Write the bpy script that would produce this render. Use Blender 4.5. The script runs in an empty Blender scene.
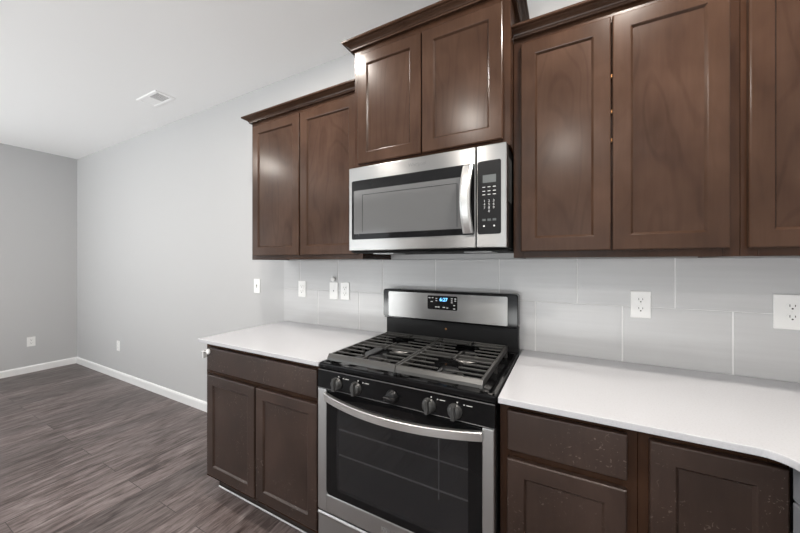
import bpy, bmesh, math, random
from mathutils import Vector, Matrix
random.seed(7)
S = bpy.context.scene
COL = S.collection

# ---------------------------------------------------------------- camera, world, daylight, exposure
cam = bpy.data.cameras.new('camera'); cam_o = bpy.data.objects.new('camera', cam); COL.objects.link(cam_o)
cam_o.location = (.963, -1.696, 1.349)
cam_o.rotation_euler = (math.pi/2, 0, math.radians(27.983))
cam.sensor_fit = 'HORIZONTAL'; cam.sensor_width = 36.0
cam.lens = 313.266/800*36.0
cam.shift_y = -3.333/800
cam.clip_start = .02
S.camera = cam_o

S.view_settings.view_transform = 'Standard'
S.view_settings.look = 'None'
S.view_settings.gamma = 1
S.view_settings.use_curve_mapping = False
S.view_settings.exposure = 0.30
S.cycles.use_denoising = True
S.cycles.max_bounces = 10
S.cycles.diffuse_bounces = 6
S.cycles.sample_clamp_indirect = 6

W = bpy.data.worlds.new('daylight'); S.world = W; W.use_nodes = True
W.node_tree.nodes['Background'].inputs[0].default_value = (.90, .95, 1.0, 1)
W.node_tree.nodes['Background'].inputs[1].default_value = 1.5

def area(name, loc, rot, sx, sy, power, color, shape='RECTANGLE', spread=180):
    l = bpy.data.lights.new(name, 'AREA'); l.shape = shape; l.size = sx; l.size_y = sy
    l.energy = power; l.color = color; l.spread = math.radians(spread)
    o = bpy.data.objects.new(name, l); COL.objects.link(o); o.location = loc; o.rotation_euler = rot
    return o
COOL = (.95, .98, 1.0)
# daylight coming in through the dining window (left wall) and the patio door (wall behind the camera)
area('window_daylight', (-5.06, -2.55, 1.45), (0, -math.pi/2, 0), 1.7, 2.0, 24, COOL)
area('patio_daylight', (-3.4, -5.17, 1.1), (math.pi/2, 0, 0), 1.9, 2.05, 14, COOL)
area('added_door_fill', (.8, -5.17, 1.2), (math.pi/2, 0, 0), 1.85, 2.1, 4, COOL)  # fill lamp behind the added kitchen glass door
# added upward lamps outside the openings, put in to brighten the ceiling
area('patio_ceiling_fill', (-3.2, -6.6, .02), (math.pi, 0, 0), 4.0, 2.6, 830, (1, .99, .975))
area('side_ceiling_fill', (-6.5, -2.55, .02), (math.pi, 0, 0), 2.6, 4.0, 20, (1, .99, .975))
area('kitchen_ceiling_fill', (.8, -6.5, .02), (math.pi, 0, 0), 3.4, 2.6, 430, (1, .99, .975))

# ---------------------------------------------------------------- materials
def mat(name, color, rough=.5, metal=0, spec=.5, coat=0, coat_rough=.1, aniso=0, emis=None, estr=0):
    m = bpy.data.materials.new(name); m.use_nodes = True
    b = m.node_tree.nodes['Principled BSDF']
    b.inputs['Base Color'].default_value = (*color, 1)
    b.inputs['Roughness'].default_value = rough
    b.inputs['Metallic'].default_value = metal
    b.inputs['Specular IOR Level'].default_value = spec
    b.inputs['Coat Weight'].default_value = coat
    b.inputs['Coat Roughness'].default_value = coat_rough
    b.inputs['Anisotropic'].default_value = aniso
    if emis:
        b.inputs['Emission Color'].default_value = (*emis, 1)
        b.inputs['Emission Strength'].default_value = estr
    return m
def nd(m, t, **kw):
    n = m.node_tree.nodes.new(t)
    for k, v in kw.items(): setattr(n, k, v)
    return n
def ln(m, a, b): m.node_tree.links.new(a, b)
def bsdf(m): return m.node_tree.nodes['Principled BSDF']
def coords(m, scale=(1, 1, 1), rnd=False, rot=(0, 0, 0)):
    tc = nd(m, 'ShaderNodeTexCoord'); mp = nd(m, 'ShaderNodeMapping')
    mp.inputs['Scale'].default_value = scale; mp.inputs['Rotation'].default_value = rot
    src = tc.outputs['Object']
    if rnd:
        oi = nd(m, 'ShaderNodeObjectInfo'); mu = nd(m, 'ShaderNodeMath', operation='MULTIPLY'); mu.inputs[1].default_value = 17.3
        ln(m, oi.outputs['Random'], mu.inputs[0])
        ad = nd(m, 'ShaderNodeVectorMath', operation='ADD'); ln(m, src, ad.inputs[0]); ln(m, mu.outputs[0], ad.inputs[1]); src = ad.outputs[0]
    ln(m, src, mp.inputs['Vector'])
    return mp.outputs['Vector']
def ramp(m, fac, stops):
    r = nd(m, 'ShaderNodeValToRGB'); e = r.color_ramp.elements
    while len(e) < len(stops): e.new(.5)
    for el, (p, c) in zip(e, stops): el.position = p; el.color = (*c, 1)
    ln(m, fac, r.inputs[0]); return r.outputs[0]
def bump(m, fac, strength, dist=.002):
    b = nd(m, 'ShaderNodeBump'); b.inputs['Strength'].default_value = strength; b.inputs['Distance'].default_value = dist
    ln(m, fac, b.inputs['Height']); ln(m, b.outputs[0], bsdf(m).inputs['Normal'])

def wood(name, dark, mid, light, rough=.20, figure=.35, along='Z', spec=.2):
    m = mat(name, mid, rough, 0, spec)
    sc = {'Z': (9, 9, .9), 'X': (.9, 9, 9), 'Y': (9, .9, 9)}[along]
    v = coords(m, sc, rnd=True)
    big = nd(m, 'ShaderNodeTexNoise'); big.inputs['Scale'].default_value = 1.3; big.inputs['Detail'].default_value = 1.5; big.inputs['Distortion'].default_value = .3
    ln(m, coords(m, (3.2, 3.2, .95), rnd=True), big.inputs['Vector'])
    rings = nd(m, 'ShaderNodeMath', operation='MULTIPLY'); rings.inputs[1].default_value = 90; ln(m, big.outputs['Fac'], rings.inputs[0])
    s0 = nd(m, 'ShaderNodeMath', operation='SINE'); ln(m, rings.outputs[0], s0.inputs[0])
    sn = nd(m, 'ShaderNodeMapRange'); sn.inputs['From Min'].default_value = .55; sn.inputs['From Max'].default_value = 1.0; sn.inputs['To Max'].default_value = -1
    ln(m, s0.outputs[0], sn.inputs['Value'])
    fine = nd(m, 'ShaderNodeTexNoise'); fine.inputs['Scale'].default_value = 9; fine.inputs['Detail'].default_value = 5; ln(m, v, fine.inputs['Vector'])
    blot = nd(m, 'ShaderNodeTexNoise'); blot.inputs['Scale'].default_value = 1.6; blot.inputs['Detail'].default_value = 3
    ln(m, coords(m, (3, 3, 2.2), rnd=True), blot.inputs['Vector'])
    a = nd(m, 'ShaderNodeMath', operation='MULTIPLY_ADD'); a.inputs[1].default_value = .10*figure; ln(m, sn.outputs[0], a.inputs[0]); ln(m, blot.outputs['Fac'], a.inputs[2])
    b = nd(m, 'ShaderNodeMath', operation='MULTIPLY_ADD'); b.inputs[1].default_value = .22; ln(m, fine.outputs['Fac'], b.inputs[0]); ln(m, a.outputs[0], b.inputs[2])
    c = ramp(m, b.outputs[0], [(.34, dark), (.62, mid), (.90, light)])
    ln(m, c, bsdf(m).inputs['Base Color'])
    rr = nd(m, 'ShaderNodeMapRange'); rr.inputs['To Min'].default_value = rough; rr.inputs['To Max'].default_value = rough+.04
    ln(m, blot.outputs['Fac'], rr.inputs['Value']); ln(m, rr.outputs[0], bsdf(m).inputs['Roughness'])
    return m
def scuffed(m, amount=.35):
    """small pale scratches and specks on worn lower doors"""
    v = coords(m, (1, 1, 1), rnd=True)
    n = nd(m, 'ShaderNodeTexNoise'); n.inputs['Scale'].default_value = 48; n.inputs['Detail'].default_value = 3; n.inputs['Distortion'].default_value = 2.4; ln(m, v, n.inputs['Vector'])
    msk = nd(m, 'ShaderNodeTexNoise'); msk.inputs['Scale'].default_value = 5; ln(m, v, msk.inputs['Vector'])
    r1 = nd(m, 'ShaderNodeMapRange'); r1.inputs['From Min'].default_value = .64; r1.inputs['From Max'].default_value = .69; ln(m, n.outputs['Fac'], r1.inputs['Value'])
    r2 = nd(m, 'ShaderNodeMapRange'); r2.inputs['From Min'].default_value = .45; r2.inputs['From Max'].default_value = .54; ln(m, msk.outputs['Fac'], r2.inputs['Value'])
    mu = nd(m, 'ShaderNodeMath', operation='MULTIPLY'); ln(m, r1.outputs[0], mu.inputs[0]); ln(m, r2.outputs[0], mu.inputs[1])
    m2 = nd(m, 'ShaderNodeMath', operation='MULTIPLY'); m2.inputs[1].default_value = amount; ln(m, mu.outputs[0], m2.inputs[0])
    mix = nd(m, 'ShaderNodeMixRGB'); base = bsdf(m).inputs['Base Color'].links[0].from_socket
    ln(m, base, mix.inputs[1]); mix.inputs[2].default_value = (.30, .25, .22, 1); ln(m, m2.outputs[0], mix.inputs[0]); ln(m, mix.outputs[0], bsdf(m).inputs['Base Color'])
    return m

M = {}
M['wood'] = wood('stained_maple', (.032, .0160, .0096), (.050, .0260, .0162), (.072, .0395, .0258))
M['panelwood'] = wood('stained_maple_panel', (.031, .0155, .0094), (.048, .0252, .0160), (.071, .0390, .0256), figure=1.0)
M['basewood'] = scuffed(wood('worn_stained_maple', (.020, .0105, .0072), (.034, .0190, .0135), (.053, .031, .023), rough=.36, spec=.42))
M['frame_wood'] = wood('stained_face_frame', (.023, .0105, .0060), (.040, .0190, .0108), (.062, .031, .0185))
M['dark_gap'] = mat('toe_kick_brown', (.018, .011, .008), .6)

def paint(name, c, rough=.55):
    m = mat(name, c, rough, 0, .3)
    n = nd(m, 'ShaderNodeTexNoise'); n.inputs['Scale'].default_value = 160; n.inputs['Detail'].default_value = 2; ln(m, coords(m), n.inputs['Vector'])
    bump(m, n.outputs['Fac'], .12, .0015)
    return m
M['wall'] = paint('pale_grey_wall_paint', (.502, .503, .507))
M['ceiling'] = paint('white_ceiling_paint', (.90, .90, .90), .8)
M['white'] = mat('white_trim_paint', (.80, .80, .80), .35)
M['vent_white'] = mat('bright_white_enamel', (.95, .95, .95), .4)
M['plastic'] = mat('white_plastic', (.83, .83, .82), .3)
M['slot'] = mat('dark_slot', (.02, .02, .02), .6)

m = M['quartz'] = mat('white_quartz', (.80, .80, .79), .16, 0, .5)
n = nd(m, 'ShaderNodeTexNoise'); n.inputs['Scale'].default_value = 220; n.inputs['Detail'].default_value = 2; ln(m, coords(m), n.inputs['Vector'])
ln(m, ramp(m, n.outputs['Fac'], [(.30, (.475, .477, .495)), (.42, (.510, .513, .535)), (.7, (.522, .525, .548))]), bsdf(m).inputs['Base Color'])

m = M['tile'] = mat('pale_grey_tile', (.64, .64, .64), .30, 0, .5)
n = nd(m, 'ShaderNodeTexNoise'); n.inputs['Scale'].default_value = 3; n.inputs['Detail'].default_value = 3; ln(m, coords(m, (.7, 1, 16)), n.inputs['Vector'])
ln(m, ramp(m, n.outputs['Fac'], [(.3, (.525, .526, .530)), (.7, (.565, .566, .570))]), bsdf(m).inputs['Base Color'])
bump(m, n.outputs['Fac'], .10, .004)
M['grout'] = mat('light_grout', (.76, .76, .76), .8)

# floor : long planks running away from the kitchen wall (along Y)
m = M['floor'] = mat('brown_grey_plank', (.1, .08, .075), .38)
mp = coords(m, (1, 1, 1), rot=(0, 0, math.pi/2))
br = nd(m, 'ShaderNodeTexBrick'); br.offset = .37; br.offset_frequency = 2
br.inputs['Scale'].default_value = 1; br.inputs['Brick Width'].default_value = 1.22; br.inputs['Row Height'].default_value = .18
br.inputs['Mortar Size'].default_value = .0016; br.inputs['Mortar Smooth'].default_value = .2
br.inputs['Color1'].default_value = (0, 0, 0, 1); br.inputs['Color2'].default_value = (1, 1, 1, 1); br.inputs['Mortar'].default_value = (.5, .5, .5, 1)
ln(m, mp, br.inputs['Vector'])
off = nd(m, 'ShaderNodeVectorMath', operation='MULTIPLY_ADD'); off.inputs[1].default_value = (7, 3, 5); ln(m, br.outputs['Color'], off.inputs[0])
ln(m, coords(m, (1, 1, 1)), off.inputs[2])
mp2 = nd(m, 'ShaderNodeMapping'); mp2.inputs['Scale'].default_value = (12, 1.9, 1); ln(m, off.outputs[0], mp2.inputs['Vector'])
n1 = nd(m, 'ShaderNodeTexNoise'); n1.inputs['Scale'].default_value = 1.4; n1.inputs['Detail'].default_value = 6; n1.inputs['Roughness'].default_value = .62; n1.inputs['Distortion'].default_value = 1.3; ln(m, mp2.outputs[0], n1.inputs['Vector'])
mp3 = nd(m, 'ShaderNodeMapping'); mp3.inputs['Scale'].default_value = (55, 6.5, 1); ln(m, off.outputs[0], mp3.inputs['Vector'])
n2 = nd(m, 'ShaderNodeTexNoise'); n2.inputs['Scale'].default_value = 1.5; n2.inputs['Detail'].default_value = 5; n2.inputs['Roughness'].default_value = .7; n2.inputs['Distortion'].default_value = .4; ln(m, mp3.outputs[0], n2.inputs['Vector'])
mixn = nd(m, 'ShaderNodeMath', operation='MULTIPLY_ADD'); mixn.inputs[1].default_value = .85
sub = nd(m, 'ShaderNodeMath', operation='SUBTRACT'); sub.inputs[1].default_value = .5; ln(m, n2.outputs['Fac'], sub.inputs[0]); ln(m, sub.outputs[0], mixn.inputs[0]); ln(m, n1.outputs['Fac'], mixn.inputs[2])
col = ramp(m, mixn.outputs[0], [(.24, (.028, .019, .017)), (.39, (.078, .058, .054)), (.50, (.125, .099, .095)), (.62, (.168, .138, .133)), (.80, (.26, .222, .215))])
tone = nd(m, 'ShaderNodeMapRange'); tone.inputs['To Min'].default_value = .74; tone.inputs['To Max'].default_value = 1.2; ln(m, br.outputs['Color'], tone.inputs['Value'])
mu = nd(m, 'ShaderNodeVectorMath', operation='SCALE'); ln(m, col, mu.inputs[0]); ln(m, tone.outputs[0], mu.inputs['Scale'])
seam = nd(m, 'ShaderNodeMixRGB'); seam.inputs[2].default_value = (.03, .024, .022, 1); ln(m, br.outputs['Fac'], seam.inputs[0]); ln(m, mu.outputs[0], seam.inputs[1])
ln(m, seam.outputs[0], bsdf(m).inputs['Base Color'])
bump(m, n1.outputs['Fac'], .12, .003)

def steel(name, c, rough, aniso=.9, axis='Z'):
    m = mat(name, c, rough, 1, .5, aniso=aniso)
    t = nd(m, 'ShaderNodeTangent', direction_type='RADIAL', axis=axis); ln(m, t.outputs[0], bsdf(m).inputs['Tangent']); bsdf(m).inputs['Anisotropic Rotation'].default_value = .25
    n = nd(m, 'ShaderNodeTexNoise'); n.inputs['Scale'].default_value = 6; n.inputs['Detail'].default_value = 4
    ln(m, coords(m, (1.2, 60, 60) if axis == 'Z' else (60, 60, 1.2)), n.inputs['Vector'])
    r = nd(m, 'ShaderNodeMapRange'); r.inputs['To Min'].default_value = rough-.04; r.inputs['To Max'].default_value = rough+.05
    ln(m, n.outputs['Fac'], r.inputs['Value']); ln(m, r.outputs[0], bsdf(m).inputs['Roughness'])
    return m
M['steel'] = steel('brushed_stainless', (.36, .357, .353), .30)
M['steel_smooth'] = mat('polished_stainless', (.72, .72, .71), .32, 1)
M['steel2'] = steel('satin_stainless', (.44, .44, .44), .33, .5)
M['enamel'] = mat('black_enamel', (.005, .005, .0055), .10, 0, .2)
M['vent_black'] = mat('matte_black', (.008, .008, .008), .55, 0, .12)
M['edge_highlight'] = mat('grey_edge_highlight', (.16, .16, .165), .3, .8)  # lighter metal, paints the highlight along the range edges
M['satin_black'] = mat('satin_black', (.014, .014, .0145), .38, 0, .2)
M['black_plastic'] = mat('black_plastic', (.011, .011, .0115), .3, 0, .2)
M['black_glass'] = mat('black_glass', (.006, .006, .0065), .06, 0, .2)
m = M['iron'] = mat('cast_iron', (.042, .041, .039), .33, 0, .5)
n = nd(m, 'ShaderNodeTexNoise'); n.inputs['Scale'].default_value = 120; ln(m, coords(m), n.inputs['Vector']); bump(m, n.outputs['Fac'], .2, .001)
M['grey_panel'] = mat('grey_film_panel', (.20, .21, .23), .42)
M['burner'] = mat('burner_aluminium', (.19, .185, .18), .4, 1)
M['cavity'] = mat('oven_enamel', (.022, .022, .024), .4)
M['wire'] = mat('chrome_wire', (.95, .95, .95), .4, .4)
M['mw_window'] = mat('grey_mesh_glass', (.105, .106, .108), .08, 0, .6)
M['knob'] = mat('grey_knob', (.036, .036, .036), .35)
M['print'] = mat('white_printing', (.62, .62, .62), .5)
M['lcd'] = mat('grey_lcd', (.10, .11, .11), .25)
M['blue'] = mat('blue_digits', (.1, .4, .9), .5, emis=(.18, .55, 1.0), estr=1.6)
M['blue_bg'] = mat('blue_backlight', (.01, .04, .12), .2, emis=(.02, .10, .35), estr=.35)
M['logo'] = mat('grey_logo', (.86, .86, .86), .35)
M['logo_dark'] = mat('dark_grey_logo', (.22, .22, .22), .4)
M['brass'] = mat('copper_hinge', (.45, .22, .09), .35, 1)
M['lamp'] = mat('lamp_lens', (1, 1, 1), .5, emis=(1, .90, .78), estr=10)
M['vent_dark'] = mat('vent_shadow', (.10, .10, .10), .7)
def glassmat(name, tint, keep, rough=.05, base=(.02, .02, .02)):
    m = mat(name, base, rough, 0, .6)
    tr = nd(m, 'ShaderNodeBsdfTransparent'); tr.inputs[0].default_value = (*tint, 1)
    mx = nd(m, 'ShaderNodeMixShader'); mx.inputs[0].default_value = keep
    ln(m, tr.outputs[0], mx.inputs[1]); ln(m, bsdf(m).outputs[0], mx.inputs[2])
    ln(m, mx.outputs[0], m.node_tree.nodes['Material Output'].inputs['Surface'])
    return m
M['oven_window'] = glassmat('oven_glass_with_haze', (.80, .80, .81), .45, .09, (.030, .030, .032))  # grey base colour stands in for reflection haze on the glass
M['pane'] = glassmat('clear_pane', (.96, .97, .97), .08, .03, (.05, .05, .05))

# ---------------------------------------------------------------- mesh builder
class MB:
    def __init__(s, xf=None): s.v = []; s.f = []; s.mi = []; s.sm = []; s.xf = xf or Matrix.Identity(4); s.mats = []
    def m(s, material):
        if material not in s.mats: s.mats.append(material)
        return s.mats.index(material)
    def add(s, verts, faces, material=None, smooth=False):
        b = len(s.v); s.v += [s.xf @ Vector(v) for v in verts]
        k = s.m(material) if material else 0
        for f in faces: s.f.append([b+i for i in f]); s.mi.append(k); s.sm.append(smooth)
        return s
    def box(s, x0, x1, y0, y1, z0, z1, bev=0, seg=2, material=None):
        bm = bmesh.new(); bmesh.ops.create_cube(bm, size=1)
        for v in bm.verts: v.co = Vector(((x0+x1)/2+v.co.x*(x1-x0), (y0+y1)/2+v.co.y*(y1-y0), (z0+z1)/2+v.co.z*(z1-z0)))
        if bev: bmesh.ops.bevel(bm, geom=list(bm.edges), offset=bev, segments=seg, profile=.5, affect='EDGES')
        bm.verts.index_update()
        s.add([v.co.copy() for v in bm.verts], [[v.index for v in f.verts] for f in bm.faces], material); bm.free(); return s
    def prism(s, poly, axis, a, b, material=None, smooth=False):
        """extrude a 2-D polygon along an axis (0,1,2) between a and b"""
        def P(p, t):
            q = list(p); q.insert(axis, t); return tuple(q)
        n = len(poly); vs = [P(p, a) for p in poly]+[P(p, b) for p in poly]
        s.add(vs, [[i, (i+1) % n, n+(i+1) % n, n+i] for i in range(n)], material, smooth)
        s.add(vs, [list(range(n))[::-1], list(range(n, 2*n))], material); return s
    def rings(s, rings, material=None, smooth=True, caps=True, closed=True):
        n = len(rings[0]); vs = [p for r in rings for p in r]; fs = []
        for i in range(len(rings)-1):
            for j in range(n if closed else n-1):
                k = (j+1) % n; fs.append([i*n+j, i*n+k, (i+1)*n+k, (i+1)*n+j])
        s.add(vs, fs, material, smooth)
        if caps: s.add(list(rings[0])+list(rings[-1]), [list(range(n))[::-1], list(range(n, 2*n))], material)
        return s
    def lathe(s, c, axis, prof, seg=28, material=None, smooth=True):
        """prof: list of (radius, distance along axis)"""
        ax = Vector(axis).normalized(); u = ax.orthogonal().normalized(); w = ax.cross(u); c = Vector(c)
        R = [[c+ax*d+(u*math.cos(2*math.pi*i/seg)+w*math.sin(2*math.pi*i/seg))*r for i in range(seg)] for r, d in prof]
        return s.rings(R, material, smooth)
    def tube(s, pts, r, seg=10, material=None):
        pts = [Vector(p) for p in pts]; R = []
        for i, p in enumerate(pts):
            t = (pts[min(i+1, len(pts)-1)]-pts[max(i-1, 0)]).normalized(); u = t.orthogonal().normalized() if i == 0 else (u-t*u.dot(t)).normalized(); w = t.cross(u)
            R.append([p+(u*math.cos(2*math.pi*k/seg)+w*math.sin(2*math.pi*k/seg))*r for k in range(seg)])
        return s.rings(R, material)
    def build(s, name, material, parent=None, origin=None):
        me = bpy.data.meshes.new(name)
        o = Vector(origin) if origin else Vector((0, 0, 0))
        if parent is not None:
            r = parent
            while r is not None: o = o+r.location; r = r.parent
        me.from_pydata([v-o for v in s.v], [], s.f)
        for mm in (s.mats or [material]): me.materials.append(mm if mm else material)
        for p, k, sm in zip(me.polygons, s.mi, s.sm): p.material_index = k; p.use_smooth = sm
        bm = bmesh.new(); bm.from_mesh(me); bmesh.ops.recalc_face_normals(bm, faces=bm.faces); bm.to_mesh(me); bm.free()
        ob = bpy.data.objects.new(name, me); COL.objects.link(ob)
        if parent is not None: ob.parent = parent
        elif origin: ob.location = origin
        return ob
def tag(o, label, cat, group=None):
    o['label'] = label; o['category'] = cat
    if group: o['group'] = group
    return o
def thing(name, loc, label, cat, group=None):
    e = bpy.data.objects.new(name, None); COL.objects.link(e); e.location = loc; e.empty_display_size = .1
    return tag(e, label, cat, group)
def struct(o): o['kind'] = 'structure'; return o
def copy_tree(o, parent=None):
    c = o.copy(); COL.objects.link(c); c.parent = parent
    for ch in list(o.children): copy_tree(ch, c)
    return c
def text_mesh(txt, size, xf, material, name, parent, extrude=.0004, align='CENTER', bold=0):
    cu = bpy.data.curves.new(name, 'FONT'); cu.body = txt; cu.size = size; cu.extrude = extrude; cu.align_x = align; cu.align_y = 'CENTER'; cu.offset = bold
    ob = bpy.data.objects.new(name, cu); COL.objects.link(ob)
    dg = bpy.context.evaluated_depsgraph_get(); me = bpy.data.meshes.new_from_object(ob.evaluated_get(dg))
    bpy.data.objects.remove(ob); bpy.data.curves.remove(cu)
    mb = MB(xf); mb.add([v.co.copy() for v in me.vertices], [list(p.vertices) for p in me.polygons]); bpy.data.meshes.remove(me)
    return mb.build(name, material, parent)
def face_xf(x, y, z):   # text standing upright, facing -Y
    return Matrix.Translation((x, y, z)) @ Matrix.Rotation(math.pi/2, 4, 'X')

# ---------------------------------------------------------------- the room
H = 2.755; XL = -4.89; XR = 2.06; YB = -5.0
struct(MB().box(XL-.15, XR+.15, YB-.15, .15, -.1, 0).build('floor', M['floor']))
struct(MB().box(XL-.15, XR+.15, YB-.15, .15, H, H+.1).build('ceiling', M['ceiling']))
struct(MB().box(XL-.15, XR+.15, 0, .15, 0, H).build('wall_back', M['wall']))
struct(MB().box(XR, XR+.15, YB, 0, 0, H).build('wall_right', M['wall']))
def pierced_x(mb, x0, x1, y0, y1, holes):      # wall lying along Y with openings (ya,yb,za,zb)
    ys = y0
    for ya, yb, za, zb in holes:
        mb.box(x0, x1, ys, ya, 0, H)
        if za > 0: mb.box(x0, x1, ya, yb, 0, za)
        mb.box(x0, x1, ya, yb, zb, H); ys = yb
    mb.box(x0, x1, ys, y1, 0, H); return mb
WIN = (-3.4, -1.7, .5, 2.5)
struct(pierced_x(MB(), XL-.15, XL, YB, 0, [WIN]).build('wall_left', M['wall']))
PAT = (-4.4, -2.4, 0, 2.1); SL = (-.86, -.64, .2, 2.1); KW = (-.15, 1.75, 0, 2.3)  # SL and KW are openings added for their light
mb = MB(); xs = XL
for xa, xb, za, zb in (PAT, SL, KW):
    mb.box(xs, xa, YB-.15, YB, 0, H)
    if za > 0: mb.box(xa, xb, YB-.15, YB, 0, za)
    mb.box(xa, xb, YB-.15, YB, zb, H); xs = xb
mb.box(xs, XR, YB-.15, YB, 0, H)
struct(mb.build('wall_front', M['wall']))
# window and door joinery
def sash_y(name, y, xa, xb, za, zb, cols, rows):
    o = struct(MB().box(xa, xb, y-.10, y-.04, za, za+.05).box(xa, xb, y-.10, y-.04, zb-.05, zb).box(xa, xa+.05, y-.10, y-.04, za, zb).box(xb-.05, xb, y-.10, y-.04, za, zb).build(name, M['white']))
    mb = MB()
    for i in range(1, cols): x = xa+(xb-xa)*i/cols; mb.box(x-.03, x+.03, y-.095, y-.045, za+.05, zb-.05)
    for i in range(1, rows): z = za+(zb-za)*i/rows; mb.box(xa+.05, xb-.05, y-.09, y-.05, z-.02, z+.02)
    if mb.v: mb.build('muntin', M['white'], o)
    MB().box(xa+.05, xb-.05, y-.072, y-.068, za+.05, zb-.05).build('pane', M['pane'], o)
sash_y('door_1', YB, *PAT, 2, 1)
sash_y('added_glass_door', YB, *KW, 2, 1)  # added full-height door, lets the upward fill reach the kitchen ceiling
sash_y('added_sidelight', YB, *SL, 1, 1)  # added narrow opening, puts a bright streak on the steel
xa = XL
o = struct(MB().box(xa-.10, xa-.04, WIN[0], WIN[1], WIN[2], WIN[2]+.05).box(xa-.10, xa-.04, WIN[0], WIN[1], WIN[3]-.05, WIN[3]).box(xa-.10, xa-.04, WIN[0], WIN[0]+.05, WIN[2], WIN[3]).box(xa-.10, xa-.04, WIN[1]-.05, WIN[1], WIN[2], WIN[3]).build('window_1', M['white']))
MB().box(xa-.095, xa-.045, -2.58, -2.52, WIN[2]+.05, WIN[3]-.05).build('muntin', M['white'], o)
MB().box(xa-.072, xa-.068, WIN[0]+.05, WIN[1]-.05, WIN[2]+.05, WIN[3]-.05).build('pane', M['pane'], o)
# baseboards
bp = [(0, 0), (-.014, 0), (-.014, .068), (-.009, .080), (0, .083)]
struct(MB().prism(bp, 0, XL, -.93).build('baseboard_back', M['white']))
struct(MB().prism([(XL-x, z) for x, z in bp], 1, YB, 0).build('baseboard_left', M['white']))
struct(MB().prism([(XR+x, z) for x, z in bp], 1, YB, -2.25).build('baseboard_right', M['white']))
struct(MB().prism([(YB-y, z) for y, z in bp], 0, -2.4, -.15).prism([(YB-y, z) for y, z in bp], 0, XL, -4.4).prism([(YB-y, z) for y, z in bp], 0, 1.75, XR).build('baseboard_front', M['white']))

# recessed lamps in the ceiling
cans = [(-.33, -.87, 'recessed ceiling lamp above the short counter by the range', 15), (1.25, -.87, 'recessed ceiling lamp above the long counter', 20),
        (.14, -2.10, 'recessed ceiling lamp in the middle of the kitchen', 16), (.95, -3.15, 'recessed ceiling lamp near the added kitchen glass door', 20),
        (-2.80, -2.02, 'recessed ceiling lamp over the empty dining floor', 20)]
for x, y, lab, watts in cans:
    t = thing('recessed_light', (x, y, H), lab, 'ceiling light', 'recessed ceiling lamps')
    MB().lathe((x, y, H), (0, 0, -1), [(.062, 0), (.095, 0), (.095, .004), (.088, .008), (.066, .008), (.062, .003)], 36).build('trim_ring', M['white'], t)
    MB().lathe((x, y, H), (0, 0, -1), [(.064, .0005), (.062, .004), (.02, .005)], 32).build('lens', M['lamp'], t)
    area('lamp_glow', (x, y, H-.012), (0, 0, 0), .10, .10, watts, (1, .93, .85), 'DISK')

# ceiling vent
t = thing('ceiling_vent', (-2.14, -.31, H), 'white rectangular air vent set in the ceiling', 'vent')
vx0, vx1, vy0, vy1 = -2.30, -1.98, -.385, -.235
mb = MB(); fr = .028
def vr(i, z): return [(vx0+i, vy0+i, z), (vx1-i, vy0+i, z), (vx1-i, vy1-i, z), (vx0+i, vy1-i, z)]
mb.rings([vr(0, H-.0002), vr(0, H-.004), vr(.006, H-.008), vr(fr-.004, H-.008), vr(fr, H-.005), vr(fr, H-.0002)], smooth=False, caps=False)
mb.build('frame', M['vent_white'], t)
MB().box(vx0+fr-.004, vx1-fr+.004, vy0+fr-.004, vy1-fr+.004, H-.0015, H-.0005).build('backing', M['vent_dark'], t)
mb = MB(); xm = (vx0+vx1)/2
for i in range(9):
    x = vx0+fr+.006+i*(xm-vx0-fr-.006)/8.5
    mb.add([(x-.009, vy0+fr, H-.006), (x+.008, vy0+fr, H-.0035), (x+.008, vy1-fr, H-.0035), (x-.009, vy1-fr, H-.006), (x-.009, vy0+fr, H-.005), (x+.008, vy0+fr, H-.0025), (x+.008, vy1-fr, H-.0025), (x-.009, vy1-fr, H-.005)],
           [[0, 1, 2, 3], [7, 6, 5, 4], [0, 1, 5, 4], [1, 2, 6, 5], [2, 3, 7, 6], [3, 0, 4, 7]])
for i in range(9):
    x = xm+.008+i*(vx1-fr-xm-.008)/8.5
    mb.box(x-.001, x+.001, vy0+fr, vy1-fr, H-.007, H-.001)
mb.build('louvers', M['vent_white'], t)

# ---------------------------------------------------------------- backsplash
TX0, TX1, TZ = -.93, XR, .914
mb = MB(); mb.box(TX0+.001, TX1-.001, -.0085, -.0005, TZ, 1.3705, material=M['grout'])
g = .0014
def tiles(z0, z1, xs0, step=.3545):
    k = -12
    while True:
        a = xs0+k*step; b = a+step; k += 1
        if a > TX1: break
        a2, b2 = max(a+.003, TX0), min(b-.003, TX1)
        if b2-a2 < .01: continue
        mb.box(a2, b2, -.0105, -.008, z0, z1, .0012, 1, material=M['tile'])
tiles(TZ+.001, 1.160-g, .118); tiles(1.160+g, 1.370, -.056)
tag(mb.build('tile_backsplash', M['tile']), 'pale grey large format tile backsplash between countertop and wall cabinets', 'backsplash')
YT = -.0105

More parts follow.
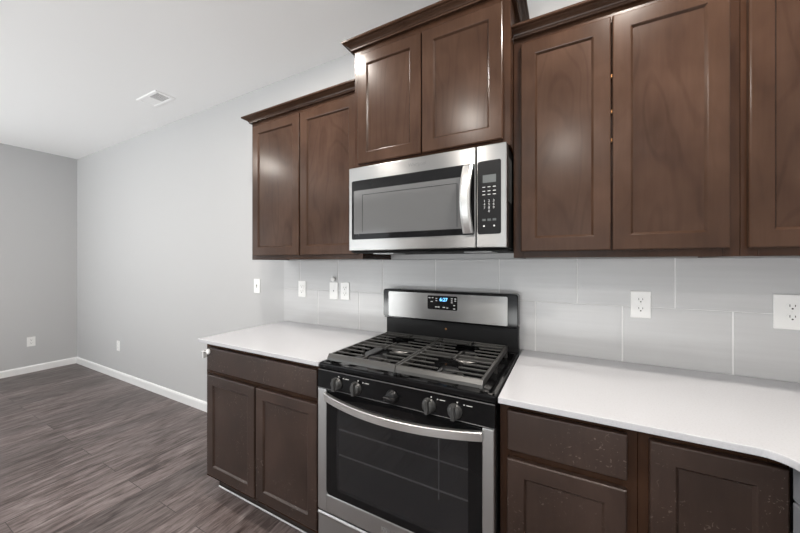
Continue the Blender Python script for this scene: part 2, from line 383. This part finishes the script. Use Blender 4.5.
# ---------------------------------------------------------------- cabinetry
def shaker(parent, name, x0, x1, z0, z1, yb, wmat, pmat, st=.054, th=.02, rail=None, xf=None):
    """framed door: front at yb-th ; recessed panel is a sub-part"""
    rail = rail or st; yf = yb-th; b = .0042; d = .0080; c = .0072
    def ring(i, y): return [(x0+i, y, z0+i), (x1-i, y, z0+i), (x1-i, y, z1-i), (x0+i, y, z1-i)]
    def iring(i, y): return [(x0+st+i, y, z0+rail+i), (x1-st-i, y, z0+rail+i), (x1-st-i, y, z1-rail-i), (x0+st+i, y, z1-rail-i)]
    mb = MB(xf); R = [ring(0, yb), ring(0, yf+b), ring(b*.35, yf+b*.35), ring(b, yf), iring(-.001, yf), iring(.001, yf+.001), iring(c, yf+d), iring(c+.004, yf+d+.001), iring(c+.004, yb)]
    mb.rings(R, smooth=False, caps=False)
    door = mb.build(name, wmat, parent)
    MB(xf).box(x0+st+c-.001, x1-st-c+.001, yf+d, yb-.0005, z0+rail+c-.001, z1-rail-c+.001).build('panel', pmat, door)
    return door
def slab_front(parent, name, x0, x1, z0, z1, yb, wmat, th=.02, xf=None):
    return MB(xf).box(x0, x1, yb-th, yb, z0, z1, .0035, 2).build(name, wmat, parent)
def crown(parent, path, zb, ends_flat=True):
    prof = [(0, 0), (.014, 0), (.015, .009), (.018, .011), (.020, .017), (.026, .024), (.036, .030), (.039, .034), (.046, .036), (.049, .040), (.049, .050), (0, .050)]
    P = [Vector((p[0], p[1])) for p in path]; R = []
    for i, p in enumerate(P):
        def nrm(a, b): d = (b-a).normalized(); return Vector((d.y, -d.x))
        if i == 0: n = nrm(P[0], P[1]); k = n
        elif i == len(P)-1: n = nrm(P[-2], P[-1]); k = n
        else:
            n1, n2 = nrm(P[i-1], P[i]), nrm(P[i], P[i+1]); k = (n1+n2)/(1+n1.dot(n2))
        R.append([(p.x+k.x*d, p.y+k.y*d, zb+.013+z*.74) for d, z in prof])
    MB().rings(R, smooth=False).build('crown_molding', M['wood'], parent)
def wall_cab(label, x0, x1, dep, z0, z1, doors, dz0, dz1, path, hinges=False, dmat='wood'):
    t = thing('wall_cabinet', ((x0+x1)/2, 0, z0), label, 'cabinet', 'wall cabinets')
    mb = MB(); mb.box(x0, x1, -dep+.0197, -.0006, z0+.012, z1, .001, 1)
    mb.box(x0+.0402, x1-.0402, -dep+.0002, -dep+.0190, z0, z0+.045, .0008, 1).box(x0+.0402, x1-.0402, -dep+.0002, -dep+.0190, z1-.045, z1, .0008, 1)
    mb.box(x0, x0+.04, -dep, -dep+.0195, z0, z1, .0008, 1).box(x1-.04, x1, -dep, -dep+.0195, z0, z1, .0008, 1)
    mb.box(x0+.038, x1-.038, -dep+.003, -dep+.0195, z0+.04, z1-.04)
    mb.box(x0+.0003, x0+.016, -dep+.021, -.0007, z0+.0003, z0+.0115).box(x1-.016, x1-.0003, -dep+.021, -.0007, z0+.0003, z0+.0115)
    mb.build('body', M['frame_wood'], t)
    for a, b in doors: shaker(t, 'door', a, b, dz0, dz1, -dep-.0005, M['wood'], M['panelwood'])
    if path: crown(t, path, z1-.016)
    if hinges:
        for z in (2.035, 1.905, 1.80):
            MB().box(doors[0][1]+.0003, doors[1][0]-.0003, -dep-.016, -dep-.006, z-.006, z+.006, .001, 1).build('hinge', M['brass'], t)
    return t
wall_cab('dark brown wall cabinet pair above the short counter, next to bare grey wall', -.899, -.001, .305, 1.371, 2.286, [(-.872, -.453), (-.444, -.027)], 1.397, 2.251,
         [(-.899, -.0006), (-.899, -.305), (-.001, -.305)])
wall_cab('tallest mounted brown wall cabinet, directly above the microwave', .0, .765, .38, 1.823, 2.440, [(.030, .3805), (.3855, .738)], 1.848, 2.398,
         [(0, -.0006), (0, -.38), (.765, -.38), (.765, -.0006)])
wall_cab('brown two-door wall cabinet beside the microwave, swirling grain on one door', .7665, 1.4515, .305, 1.371, 2.286, [(.797, 1.1065), (1.1115, 1.424)], 1.397, 2.251,
         [(.7665, -.305), (1.4515, -.305)], hinges=True)
wall_cab('dark wall cabinet in the corner above the double-width outlet', 1.4525, XR-.001, .305, 1.371, 2.286, [(1.466, 1.752), (1.758, 2.045)], 1.397, 2.251,
         [(1.4525, -.305), (XR-.001, -.305)])

def base_body(t, x0, x1, dep=.61, z1=.893, xf=None, strip=False):
    mb = MB(xf); mb.box(x0, x1, -dep+.0197, -.012, .1142, z1-.0002, .001, 1)
    mb.box(x0+.0352, x1-.0352, -dep+.0002, -dep+.0190, .1142, .150, .0008, 1).box(x0+.0352, x1-.0352, -dep+.0002, -dep+.0190, z1-.035, z1-.0002, .0008, 1)
    mb.box(x0, x0+.035, -dep, -dep+.0195, .114, z1, .0008, 1).box(x1-.035, x1, -dep, -dep+.0195, .114, z1, .0008, 1)
    mb.box(x0+.03, x1-.03, -dep+.002, -dep+.0195, .14, z1-.03)
    mb.build('body', M['frame_wood'], t)
    MB(xf).box(x0, x1, -.535, -.02, .0005, .114).build('toe_kick', M['dark_gap'], t)
    MB(xf).box(x0, x1, -.541, -.5352, .0005, .009, .002, 1).build('base_strip', M['white'], t)
t = thing('base_cabinet', (-.445, 0, 0), 'brown base cabinet with scuffed doors between open floor and range', 'cabinet', 'base cabinets')
base_body(t, -.89, -.001)
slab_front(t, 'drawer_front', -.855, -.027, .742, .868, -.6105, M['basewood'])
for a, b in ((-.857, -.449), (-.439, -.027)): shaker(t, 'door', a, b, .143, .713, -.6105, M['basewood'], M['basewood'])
t = thing('base_cabinet', (.95, 0, 0), 'dark base cabinet with one drawer over one door beside the range', 'cabinet', 'base cabinets')
base_body(t, .7665, 1.1385)
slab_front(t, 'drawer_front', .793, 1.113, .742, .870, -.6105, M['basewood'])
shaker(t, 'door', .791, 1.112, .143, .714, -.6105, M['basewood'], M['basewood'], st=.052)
t = thing('base_cabinet', (1.28, 0, 0), 'dark corner base cabinet with a single tall door under the curved countertop', 'cabinet', 'base cabinets')
base_body(t, 1.1395, 1.4285)
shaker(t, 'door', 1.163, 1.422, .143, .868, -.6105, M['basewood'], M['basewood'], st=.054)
# return leg under the L of the counter : dishwasher, then one more cabinet
RX = Matrix.Translation((XR, 0, 0)) @ Matrix.Rotation(-math.pi/2, 4, 'Z')    # local x -> -Y, local -y -> -X
t = thing('dishwasher', (1.75, -.97, 0), 'grey steel dishwasher set sideways in the corner of the base cabinets', 'dishwasher')
MB().box(1.452, XR-.03, -1.258, -.640, .10, .885).box(1.50, XR-.06, -1.25, -.66, .0005, .10).build('body', M['satin_black'], t)
MB().box(1.4235, 1.452, -1.257, -.6320, .11, .80, .004).build('door', M['grey_panel'], t)
MB().box(1.4235, 1.452, -1.257, -.6320, .804, .885, .004).build('control_strip', M['grey_panel'], t)
MB().tube([(1.4235, -.72, .74), (1.395, -.74, .74), (1.392, -.95, .74), (1.395, -1.17, .74), (1.4235, -1.19, .74)], .010).build('handle', M['steel'], t)
t = thing('base_cabinet', (1.75, -1.75, 0), 'brown base cabinet beyond the dishwasher on the side counter', 'cabinet', 'base cabinets')
base_body(t, 1.2605, 2.20, xf=RX)
for a, b in ((1.285, 1.728), (1.736, 2.175)):
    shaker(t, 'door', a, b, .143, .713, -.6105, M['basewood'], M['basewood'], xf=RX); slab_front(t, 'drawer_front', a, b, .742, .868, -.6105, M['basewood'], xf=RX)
def counter(name, poly, z0, z1, label):
    bm = bmesh.new(); vs = [bm.verts.new((x, y, z0)) for x, y in poly]; f = bm.faces.new(vs)
    r = bmesh.ops.extrude_face_region(bm, geom=[f]); bmesh.ops.translate(bm, vec=(0, 0, z1-z0), verts=[v for v in r['geom'] if isinstance(v, bmesh.types.BMVert)])
    bmesh.ops.recalc_face_normals(bm, faces=bm.faces)
    bmesh.ops.bevel(bm, geom=[e for e in bm.edges if len(e.link_faces) == 2 and e.calc_face_angle() > .6], offset=.0022, segments=2, profile=.5, affect='EDGES')
    bm.verts.index_update(); mb = MB(); mb.add([v.co.copy() for v in bm.verts], [[v.index for v in f.verts] for f in bm.faces]); bm.free()
    return tag(mb.build(name, M['quartz']), label, 'countertop', 'white countertops')
YW = -.0005
counter('countertop', [(-.915, YW), (-.0015, YW), (-.0015, -.648), (-.915, -.648)], .894, .9138, 'short white countertop with a free end, against the range')
arc = [(1.362+.050*math.sin(a), -.698+.050*math.cos(a)) for a in [i*math.pi/2/10 for i in range(11)]]
counter('countertop', [(.7665, YW), (.7665, -.648)]+arc+[(1.412, -2.22), (XR-.001, -2.22), (XR-.001, YW)], .894, .9138, 'long white countertop that curves round the inside corner')

# ---------------------------------------------------------------- gas range
rg = thing('gas_range', (.3825, -.33, 0), 'black and stainless gas range with five knobs between the countertops', 'range')
X0, X1 = .006, .759
mb = MB()
mb.box(X0, X0+.05, -.632, -.03, .03, .884).box(X1-.05, X1, -.632, -.03, .03, .884).box(X0+.05, X1-.05, -.10, -.03, .03, .884)
mb.box(X0+.05, X1-.05, -.632, -.10, .03, .335).box(X0+.05, X1-.05, -.632, -.10, .812, .884)
for x in (.05, .70):
    for y in (-.58, -.08): mb.lathe((x, y, .0005), (0, 0, 1), [(.018, 0), (.018, .03)], 14)
mb.build('body', M['satin_black'], rg)
# oven cavity lining with two racks
ca = MB(); ca.box(X0+.0505, X0+.056, -.628, -.105, .336, .811).box(X1-.056, X1-.0505, -.628, -.105, .336, .811).box(X0+.056, X1-.056, -.11, -.1005, .336, .811).box(X0+.056, X1-.056, -.628, -.11, .3355, .342).box(X0+.056, X1-.056, -.628, -.11, .805, .8115)
ca.build('oven_cavity', M['cavity'], rg)
for z in (.618, .507):
    mb = MB(); mb.tube([(.070, -.604, z), (.695, -.604, z)], .0030, 8, M['wire'])
    mb.tube([(.070, -.14, z), (.695, -.14, z)], .0024, 8, M['satin_black'])
    for k in range(13): x = .08+k*.0502; mb.tube([(x, -.6035, z-.0035), (x, -.14, z-.0035)], .0014, 6, M['satin_black'])
    mb.build('oven_rack', M['wire'], rg)
MB().tube([(.546, -.606, .70), (.546, -.606, .475)], .0027, 8).build('upright_bar', M['wire'], rg)  # single bright upright line behind the oven glass
# cooktop
mb = MB()
mb.box(X0-.002, X1+.002, -.640, -.085, .882, .895, .003)
mb.box(X0-.002, X0+.016, -.648, -.085, .886, .9145, .004).box(X1-.016, X1+.002, -.648, -.085, .886, .9145, .004)
mb.box(X0-.002, X1+.002, -.650, -.622, .890, .9145, .006, 3).box(X0-.002, X1+.002, -.10, -.085, .886, .9145, .004)
mb.build('cooktop', M['enamel'], rg)
# burners
for bx in (.2075, .5475):
    for by in (-.495, -.235):
        b = MB().lathe((bx, by, .8952), (0, 0, 1), [(.062, 0), (.060, .004), (.046, .006), (.043, .018), (.040, .019), (.02, .019)], 30).build('burner', M['burner'], rg)
        MB().lathe((bx, by, .9142), (0, 0, 1), [(.038, 0), (.040, .003), (.039, .009), (.030, .012), (.008, .0125)], 30).build('burner_cap', M['satin_black'], b)
# grates
def grate(xa, xb, ya, yb):
    z1 = .951; mb = MB(); w = .011; xm = (xa+xb)/2
    mb.prism([(ya-.012, .927), (ya+.010, .927), (ya+.012, z1), (ya, z1+.001), (ya-.010, .938)], 0, xa, xb)
    mb.box(xa, xb, yb-w, yb, .930, z1, .002)
    mb.box(xa, xa+w, ya, yb, .928, z1, .002).box(xb-w, xb, ya, yb, .928, z1, .002)
    ym = (ya+yb)/2; mb.box(xa, xb, ym-w/2, ym+w/2, .932, z1, .002)
    L = yb-ya; ctr = (ya+.13+.0, yb-.13)
    for i in range(1, 10):
        if i == 5: continue
        y = ya+L*i/10; c = -.495 if y < ym else -.235
        gap = max(.016, math.sqrt(max(0, .058**2-(y-c)**2)))
        mb.box(xa+w-.002, xm-gap, y-.0048, y+.0048, .9455, z1, .0018).box(xm+gap, xb-w+.002, y-.0048, y+.0048, .9455, z1, .0018)
    for p, q in ((ya, ya+.055), (ym-.055, ym+.055), (yb-.055, yb)):
        mb.box(xm-.005, xm+.005, p, q, .942, z1, .0018)
    for fx in (xa+.008, xb-.008):
        for fy in (ya+.01, ym, yb-.01): mb.box(fx-.006, fx+.006, fy-.006, fy+.006, .8952, .935, .001, 1)
    return mb.build('grate', M['iron'], rg)
grate(.040, .3755, -.625, -.118); grate(.3785, .714, -.625, -.118)
# front control panel and knobs
mb = MB(); mb.prism([(-.632, .811), (-.657, .811), (-.660, .816), (-.655, .886), (-.650, .8885), (-.632, .8885)], 0, X0, X1)
cp = mb.build('control_panel', M['enamel'], rg)
mb = MB().box(X0+.001, X1-.001, -.6575, -.652, .8868, .8895, .0008, 1); mb.build('highlight_line', M['edge_highlight'], cp)  # strip drawn as the bright highlight on the panel's top edge
MB().box(X0+.001, X1-.001, -.6615, -.6560, .8115, .8135, .0006, 1).build('highlight_line', M['edge_highlight'], cp)  # same drawn highlight along the panel's lower edge
kn = [(.112, .843, 90), (.211, .843, 90), (.378, .842, 5), (.529, .842, 90), (.625, .842, 90)]
knobs = []
for kx, kz, ang in kn:
    yk = -.6585
    k = MB().lathe((kx, yk, kz), (0, -1, 0), [(.026, 0), (.026, .004), (.0235, .006), (.0215, .014), (.020, .018), (.008, .019)], 30).build('knob', M['black_plastic'] if ang < 45 else M['knob'], rg)
    knobs.append(k)
    xf = Matrix.Translation((kx, yk, kz)) @ Matrix.Rotation(-math.radians(ang), 4, 'Y')
    g_ = MB(xf); L = .0235
    g_.rings([[(-L*.96, -.010, -.0085), (L*1.12, -.010, -.0085 if ang > 45 else -.004), (L*1.12, -.010, .0085 if ang > 45 else .004), (-L*.96, -.010, .0085)],
              [(-L*.96, -.028, -.0070), (L*1.10, -.027, -.0065 if ang > 45 else -.003), (L*1.10, -.027, .0065 if ang > 45 else .003), (-L*.96, -.028, .0070)],
              [(-L*.90, -.031, -.0050), (L*1.04, -.030, -.0045 if ang > 45 else -.002), (L*1.04, -.030, .0045 if ang > 45 else .002), (-L*.90, -.031, .0050)]], smooth=False)
    g_.build('grip', M['black_plastic'] if ang < 45 else M['knob'], k)
for k, (kx, kz, ang) in zip(knobs, kn):
    if ang < 45: continue
    yy = -.6568
    for a_, b_, c_, d_ in ((.006, .010, .0278, .0318), (.030, .034, .0245, .0275), (.040, .060, .0250, .0268)):
        MB().box(kx+a_, kx+b_, yy-.0009, yy+.004, kz+c_, kz+d_).build('marking', M['print'], k)
# oven door
DY = -.660
dr = MB(); dr.box(X0+.001, X0+.049, DY, -.634, .285, .809, .004).box(X1-.041, X1-.001, DY, -.634, .285, .809, .004)
dr.box(X0+.049, X1-.041, DY, -.634, .285, .362, .004)
door = dr.build('oven_door', M['steel2'], rg)
gx0, gx1, gz0, gz1 = X0+.0485, X1-.0405, .3615, .806
wx0, wx1, wz0, wz1 = .110, .671, .392, .768
def rrect(x0, x1, z0, z1, r, n=6):
    out = []
    for cx, cz, a0 in ((x1-r, z1-r, 0), (x0+r, z1-r, 90), (x0+r, z0+r, 180), (x1-r, z0+r, 270)):
        for i in range(n+1): a = math.radians(a0+90*i/n); out.append((cx+r*math.cos(a), cz+r*math.sin(a)))
    return out
def bordered(parent, name, ox, ix, yf, yb, material):
    mb = MB(); O, I = rrect(*ox), rrect(*ix)
    R = [[(x, yb, z) for x, z in O], [(x, yf+.001, z) for x, z in O], [(x, yf, z) for x, z in rrect(ox[0]+.001, ox[1]-.001, ox[2]+.001, ox[3]-.001, ox[4])], [(x, yf, z) for x, z in I], [(x, yb, z) for x, z in I]]
    mb.rings(R, smooth=False, caps=False); mb.add(R[4]+R[0], []); return mb.build(name, material, parent)
bordered(door, 'door_glass', (gx0, gx1, gz0, gz1, .018), (wx0, wx1, wz0, wz1, .022), -.6590, -.642, M['black_glass'])
MB().prism(rrect(wx0-.001, wx1+.001, wz0-.001, wz1+.001, .023), 1, -.6583, -.6555).build('window', M['oven_window'], door)
# backing corners of the steel frame (behind the rounded glass corners)
# bowed handle
N = 28; R = []
for i in range(N+1):
    t_ = i/N; x = .0535+t_*(.719-.0535); s_ = 4*t_*(1-t_); y = -.668-.060*s_; zc = .783-.004*s_
    R.append([(x, y+.010, zc-.0150), (x, y-.004, zc-.0155), (x, y-.0080, zc-.0135), (x, y-.0085, zc+.0130), (x, y-.006, zc+.0150), (x, y+.008, zc+.0155)])
h = MB().rings(R, smooth=False); h.box(.0505, .062, -.674, -.6595, .768, .799, .002).box(.710, .722, -.674, -.6595, .768, .799, .002)
h.build('handle', M['steel_smooth'], door)
text_mesh('Whirlpool', .026, face_xf(.383, DY-.0006, .3215), M['logo_dark'], 'logo_lettering', door)
# drawer
dw = MB(); dw.prism([(-.634, .060), (-.652, .060), (-.656, .066), (-.656, .256), (-.660, .270), (-.655, .276), (-.634, .276)], 0, X0+.002, X1-.002)
dw.build('storage_drawer', M['steel2'], rg)
# backguard
bg = MB(); bg.prism([(-.030, .90), (-.088, .90), (-.088, .915), (-.070, .930), (-.070, 1.03), (-.030, 1.03)], 0, X0+.004, X1-.004)
bgo = bg.build('backguard', M['satin_black'], rg)
text_mesh('A', .012, face_xf(.385, -.0705, .985), M['print'], 'emblem', bgo) if False else MB().lathe((.383, -.070, .990), (0, -1, 0), [(.006, 0), (.006, .0015), (.001, .002)], 18).build('emblem', M['brass'], bgo)
mb = MB(); O = rrect(.0, .758, 1.030, 1.198, .016); O2 = rrect(.004, .754, 1.034, 1.194, .014)
mb.rings([[(x, -.0302, z) for x, z in O], [(x, -.092, z) for x, z in O], [(x, -.099, z) for x, z in O2]], smooth=False)
con = mb.build('console', M['enamel'], rg)
MB().prism(rrect(.040, .709, 1.041, 1.184, .006), 1, -.1012, -.0985).build('steel_panel', M['steel'], con)
dsp = MB().prism(rrect(.288, .457, 1.098, 1.173, .007), 1, -.1028, -.1005).build('display', M['black_glass'], con)
MB().box(.352, .412, -.1033, -.1025, 1.137, 1.168).build('clock_screen', M['blue_bg'], dsp) if False else None
text_mesh('6:27', .026, face_xf(.381, -.1034, 1.1525), M['blue'], 'clock_digits', con, bold=.0004)
for x, z, w in ((.300, 1.160, .012), (.318, 1.161, .010), (.340, 1.158, .009), (.340, 1.146, .009), (.313, 1.140, .012), (.427, 1.160, .010), (.446, 1.160, .011), (.446, 1.149, .009), (.427, 1.149, .008), (.427, 1.139, .009),
                (.440, 1.125, .010), (.440, 1.107, .011), (.338, 1.112, .010), (.352, 1.112, .012), (.383, 1.112, .014), (.402, 1.110, .010)):
    MB().box(x-w/2, x+w/2, -.1034, -.1024, z-.0022, z+.0022).build('button', M['print'], con)

# ---------------------------------------------------------------- microwave
mw = thing('microwave', (.381, -.21, 1.395), 'stainless over-the-range microwave with curved handle above the gas range', 'microwave')
MB().box(.006, .756, -.39, -.012, 1.410, 1.8215, .003).box(.010, .752, -.384, -.02, 1.400, 1.411, .002).build('body', M['vent_black'], mw)
mb = MB()
for i in range(9): mb.box(.7555, .7575, -.375+i*.010, -.370+i*.010, 1.60, 1.78)
mb.build('side_vents', M['slot'], mw)
MB().prism([(-.385, 1.398), (-.410, 1.402), (-.422, 1.4095), (-.385, 1.4115)], 0, .006, .756).build('bottom_vent', M['vent_black'], mw)
for x in (.08, .56): MB().box(x, x+.12, -.33, -.20, 1.397, 1.4005).build('grease_filter', M['steel2'], mw)
FY = -.432
d = MB(); d.box(.0025, .6385, FY, -.3905, 1.411, 1.8205, .004, 3); md = d.build('door', M['steel'], mw)
MB().prism(rrect(.021, .6345, 1.465, 1.754, .008), 1, FY-.0016, FY+.002).build('window', M['black_glass'], md)
MB().prism(rrect(.034, .585, 1.492, 1.705, .004), 1, FY-.0024, FY-.0012).build('screen', M['mw_window'], md)
ln_ = MB(); ix = (.084, .560, 1.500, 1.680)
ln_.box(ix[0], ix[0]+.0025, FY-.0027, FY-.002, ix[2], ix[3]).box(ix[1], ix[1]+.0025, FY-.0027, FY-.002, ix[2], ix[3]).box(ix[0], ix[1], FY-.0027, FY-.002, ix[3], ix[3]+.0025)
ln_.build('screen_outline', M['black_plastic'], md)
text_mesh('Whirlpool', .021, face_xf(.378, FY-.0008, 1.789), M['logo_dark'], 'logo_lettering', md)
R = []
for i in range(25):
    t_ = i/24; z = 1.470+t_*.276; s_ = 4*t_*(1-t_); y = FY-.010-.034*s_; xo = -.004*s_
    R.append([(.588+xo, y+.006, z), (.590+xo, y-.004, z), (.598+xo, y-.009, z), (.622+xo, y-.009, z), (.630+xo, y-.004, z), (.632+xo, y+.006, z)])
h = MB().rings(R, smooth=False); h.box(.592, .628, FY-.012, FY-.0015, 1.472, 1.490).box(.592, .628, FY-.012, FY-.0015, 1.726, 1.744)
h.build('handle', M['steel_smooth'], md)
d = MB(); d.box(.6415, .7595, FY, -.3905, 1.411, 1.8205, .004, 3); cpn = d.build('control_panel', M['steel'], mw)
MB().prism(rrect(.6465, .738, 1.465, 1.757, .008), 1, FY-.0016, FY+.002).build('keypad_glass', M['black_plastic'], cpn)
MB().box(.667, .719, FY-.0022, FY-.001, 1.669, 1.700).build('display', M['lcd'], cpn)
for z in (1.652, 1.636, 1.622):
    for c in range(3): MB().box(.666+c*.0205, .677+c*.0205, FY-.0021, FY-.0012, z-.0014, z+.0014).build('key', M['print'], cpn)
for c in range(3): MB().box(.665+c*.0205, .679+c*.0205, FY-.0021, FY-.0012, 1.517, 1.526).build('key', M['lcd'], cpn)
for x in (.672, .712): MB().lathe((x, FY-.0012, 1.497), (0, -1, 0), [(.0035, 0), (.0035, .0009)], 12).build('key', M['print'], cpn)
text_mesh('1   2   3\n4   5   6\n7   8   9\n    0    ', .0135, face_xf(.692, FY-.0018, 1.576), M['print'], 'key_digits', cpn)

# ---------------------------------------------------------------- wall fixtures
def plate(mb, w, h): mb.box(-w/2, w/2, -.006, 0, -h/2, h/2, .0025, 3)
def outlet_proto(w=.072, h=.116):
    t = thing('power_outlet', (0, 0, 0), 'x', 'outlet')
    mb = MB(); plate(mb, w, h); mb.build('cover_plate', M['plastic'], t)
    for dz in (.0195, -.0195):
        mb = MB(); pts = [(.0165*math.cos(a), dz+max(-.0125, min(.0125, .0165*math.sin(a)))) for a in [i*2*math.pi/28 for i in range(28)]]
        mb.prism(pts, 1, -.0082, -.0055); r = mb.build('receptacle', M['plastic'], t)
        mb = MB(); mb.box(-.0078, -.0058, -.0086, -.008, dz+.000, dz+.009).box(.0058, .0078, -.0086, -.008, dz+.001, dz+.008)
        mb.lathe((0, -.0080, dz-.0065), (0, -1, 0), [(.0028, 0), (.0028, .0006)], 12); mb.build('slots', M['slot'], r)
    MB().lathe((0, -.0058, 0), (0, -1, 0), [(.0032, 0), (.003, .001), (.001, .0014)], 12).build('screw', M['plastic'], t)
    return t
proto = outlet_proto()
def place(o, x, y, z, label, cat, rot=0, group='white power outlets'):
    o.location = (x, y, z); o.rotation_euler = (0, 0, rot); tag(o, label, cat, group); return o
place(proto, -.739, YT, 1.162, 'white outlet on the tile nearest the bare painted wall', 'outlet')
place(copy_tree(proto), -.348, YT, 1.162, 'white outlet on tile right beside the blank cable plate', 'outlet')
place(copy_tree(proto), 1.2455, YT, 1.170, 'white outlet on the tile under the two-door cabinet beside the microwave', 'outlet')
big = copy_tree(proto)
place(big, 1.690, YT, 1.170, 'oversized white outlet plate on tile in the corner above the long counter', 'outlet')
for ch in list(big.children):
    if ch.name.startswith('cover_plate'):
        bpy.data.objects.remove(ch)
mb = MB(); plate(mb, .094, .128); pb = mb.build('cover_plate', M['plastic']); pb.parent = big
place(copy_tree(proto), -3.675, 0, .381, 'small white outlet low on the long grey wall above its baseboard', 'outlet')
place(copy_tree(proto), XL, -.414, .379, 'white outlet low on the darker end wall above its baseboard', 'outlet', rot=math.pi/2)
t = thing('light_switch', (-1.244, 0, 1.165), 'white toggle switch plate on bare wall left of the tile edge', 'switch')
mb = MB(Matrix.Translation((-1.244, 0, 1.165))); plate(mb, .072, .116); mb.build('cover_plate', M['plastic'], t)
MB().box(-1.249, -1.239, -.0065, -.005, 1.153, 1.177).build('slot', M['slot'], t)
MB().prism([(-.005, 1.160), (-.017, 1.168), (-.016, 1.175), (-.005, 1.172)], 0, -1.2475, -1.2405).build('toggle', M['plastic'], t)
t = thing('cable_plate', (-.444, YT, 1.160), 'blank white cable plate with one centre hole on the tile', 'wall plate')
mb = MB(Matrix.Translation((-.444, YT, 1.160))); plate(mb, .072, .116); mb.build('cover_plate', M['plastic'], t)
MB().lathe((-.444, YT-.0058, 1.160), (0, -1, 0), [(.004, 0), (.004, .001)], 14).build('centre_hole', M['slot'], t)
t = thing('round_bumper', (-.441, YT, 1.240), 'tiny round white knob on tile just above the blank cable plate', 'bumper')
MB().lathe((-.441, YT, 1.240), (0, -1, 0), [(.008, 0), (.008, .010)], 18).build('stem', M['plastic'], t)
MB().lathe((-.441, YT-.010, 1.240), (0, -1, 0), [(.010, 0), (.017, .002), (.0175, .008), (.013, .013), (.004, .015)], 22).build('cap', M['plastic'], t)
# child latch at the free corner of the left base cabinet
t = thing('child_latch', (-.87, -.62, .84), 'small white child safety latch on the free corner of the scuffed base cabinet', 'latch')
MB().lathe((-.836, -.6308, .846), (0, -1, 0), [(.015, 0), (.016, .003), (.015, .008), (.010, .011), (.003, .012)], 22).build('front_pad', M['plastic'], t)
MB().tube([(-.838, -.637, .846), (-.870, -.637, .843), (-.899, -.632, .838), (-.9035, -.622, .832)], .0035, 8).build('strap', M['plastic'], t)
MB().box(-.899, -.8903, -.632, -.600, .800, .845, .0035, 3).build('side_pad', M['plastic'], t)
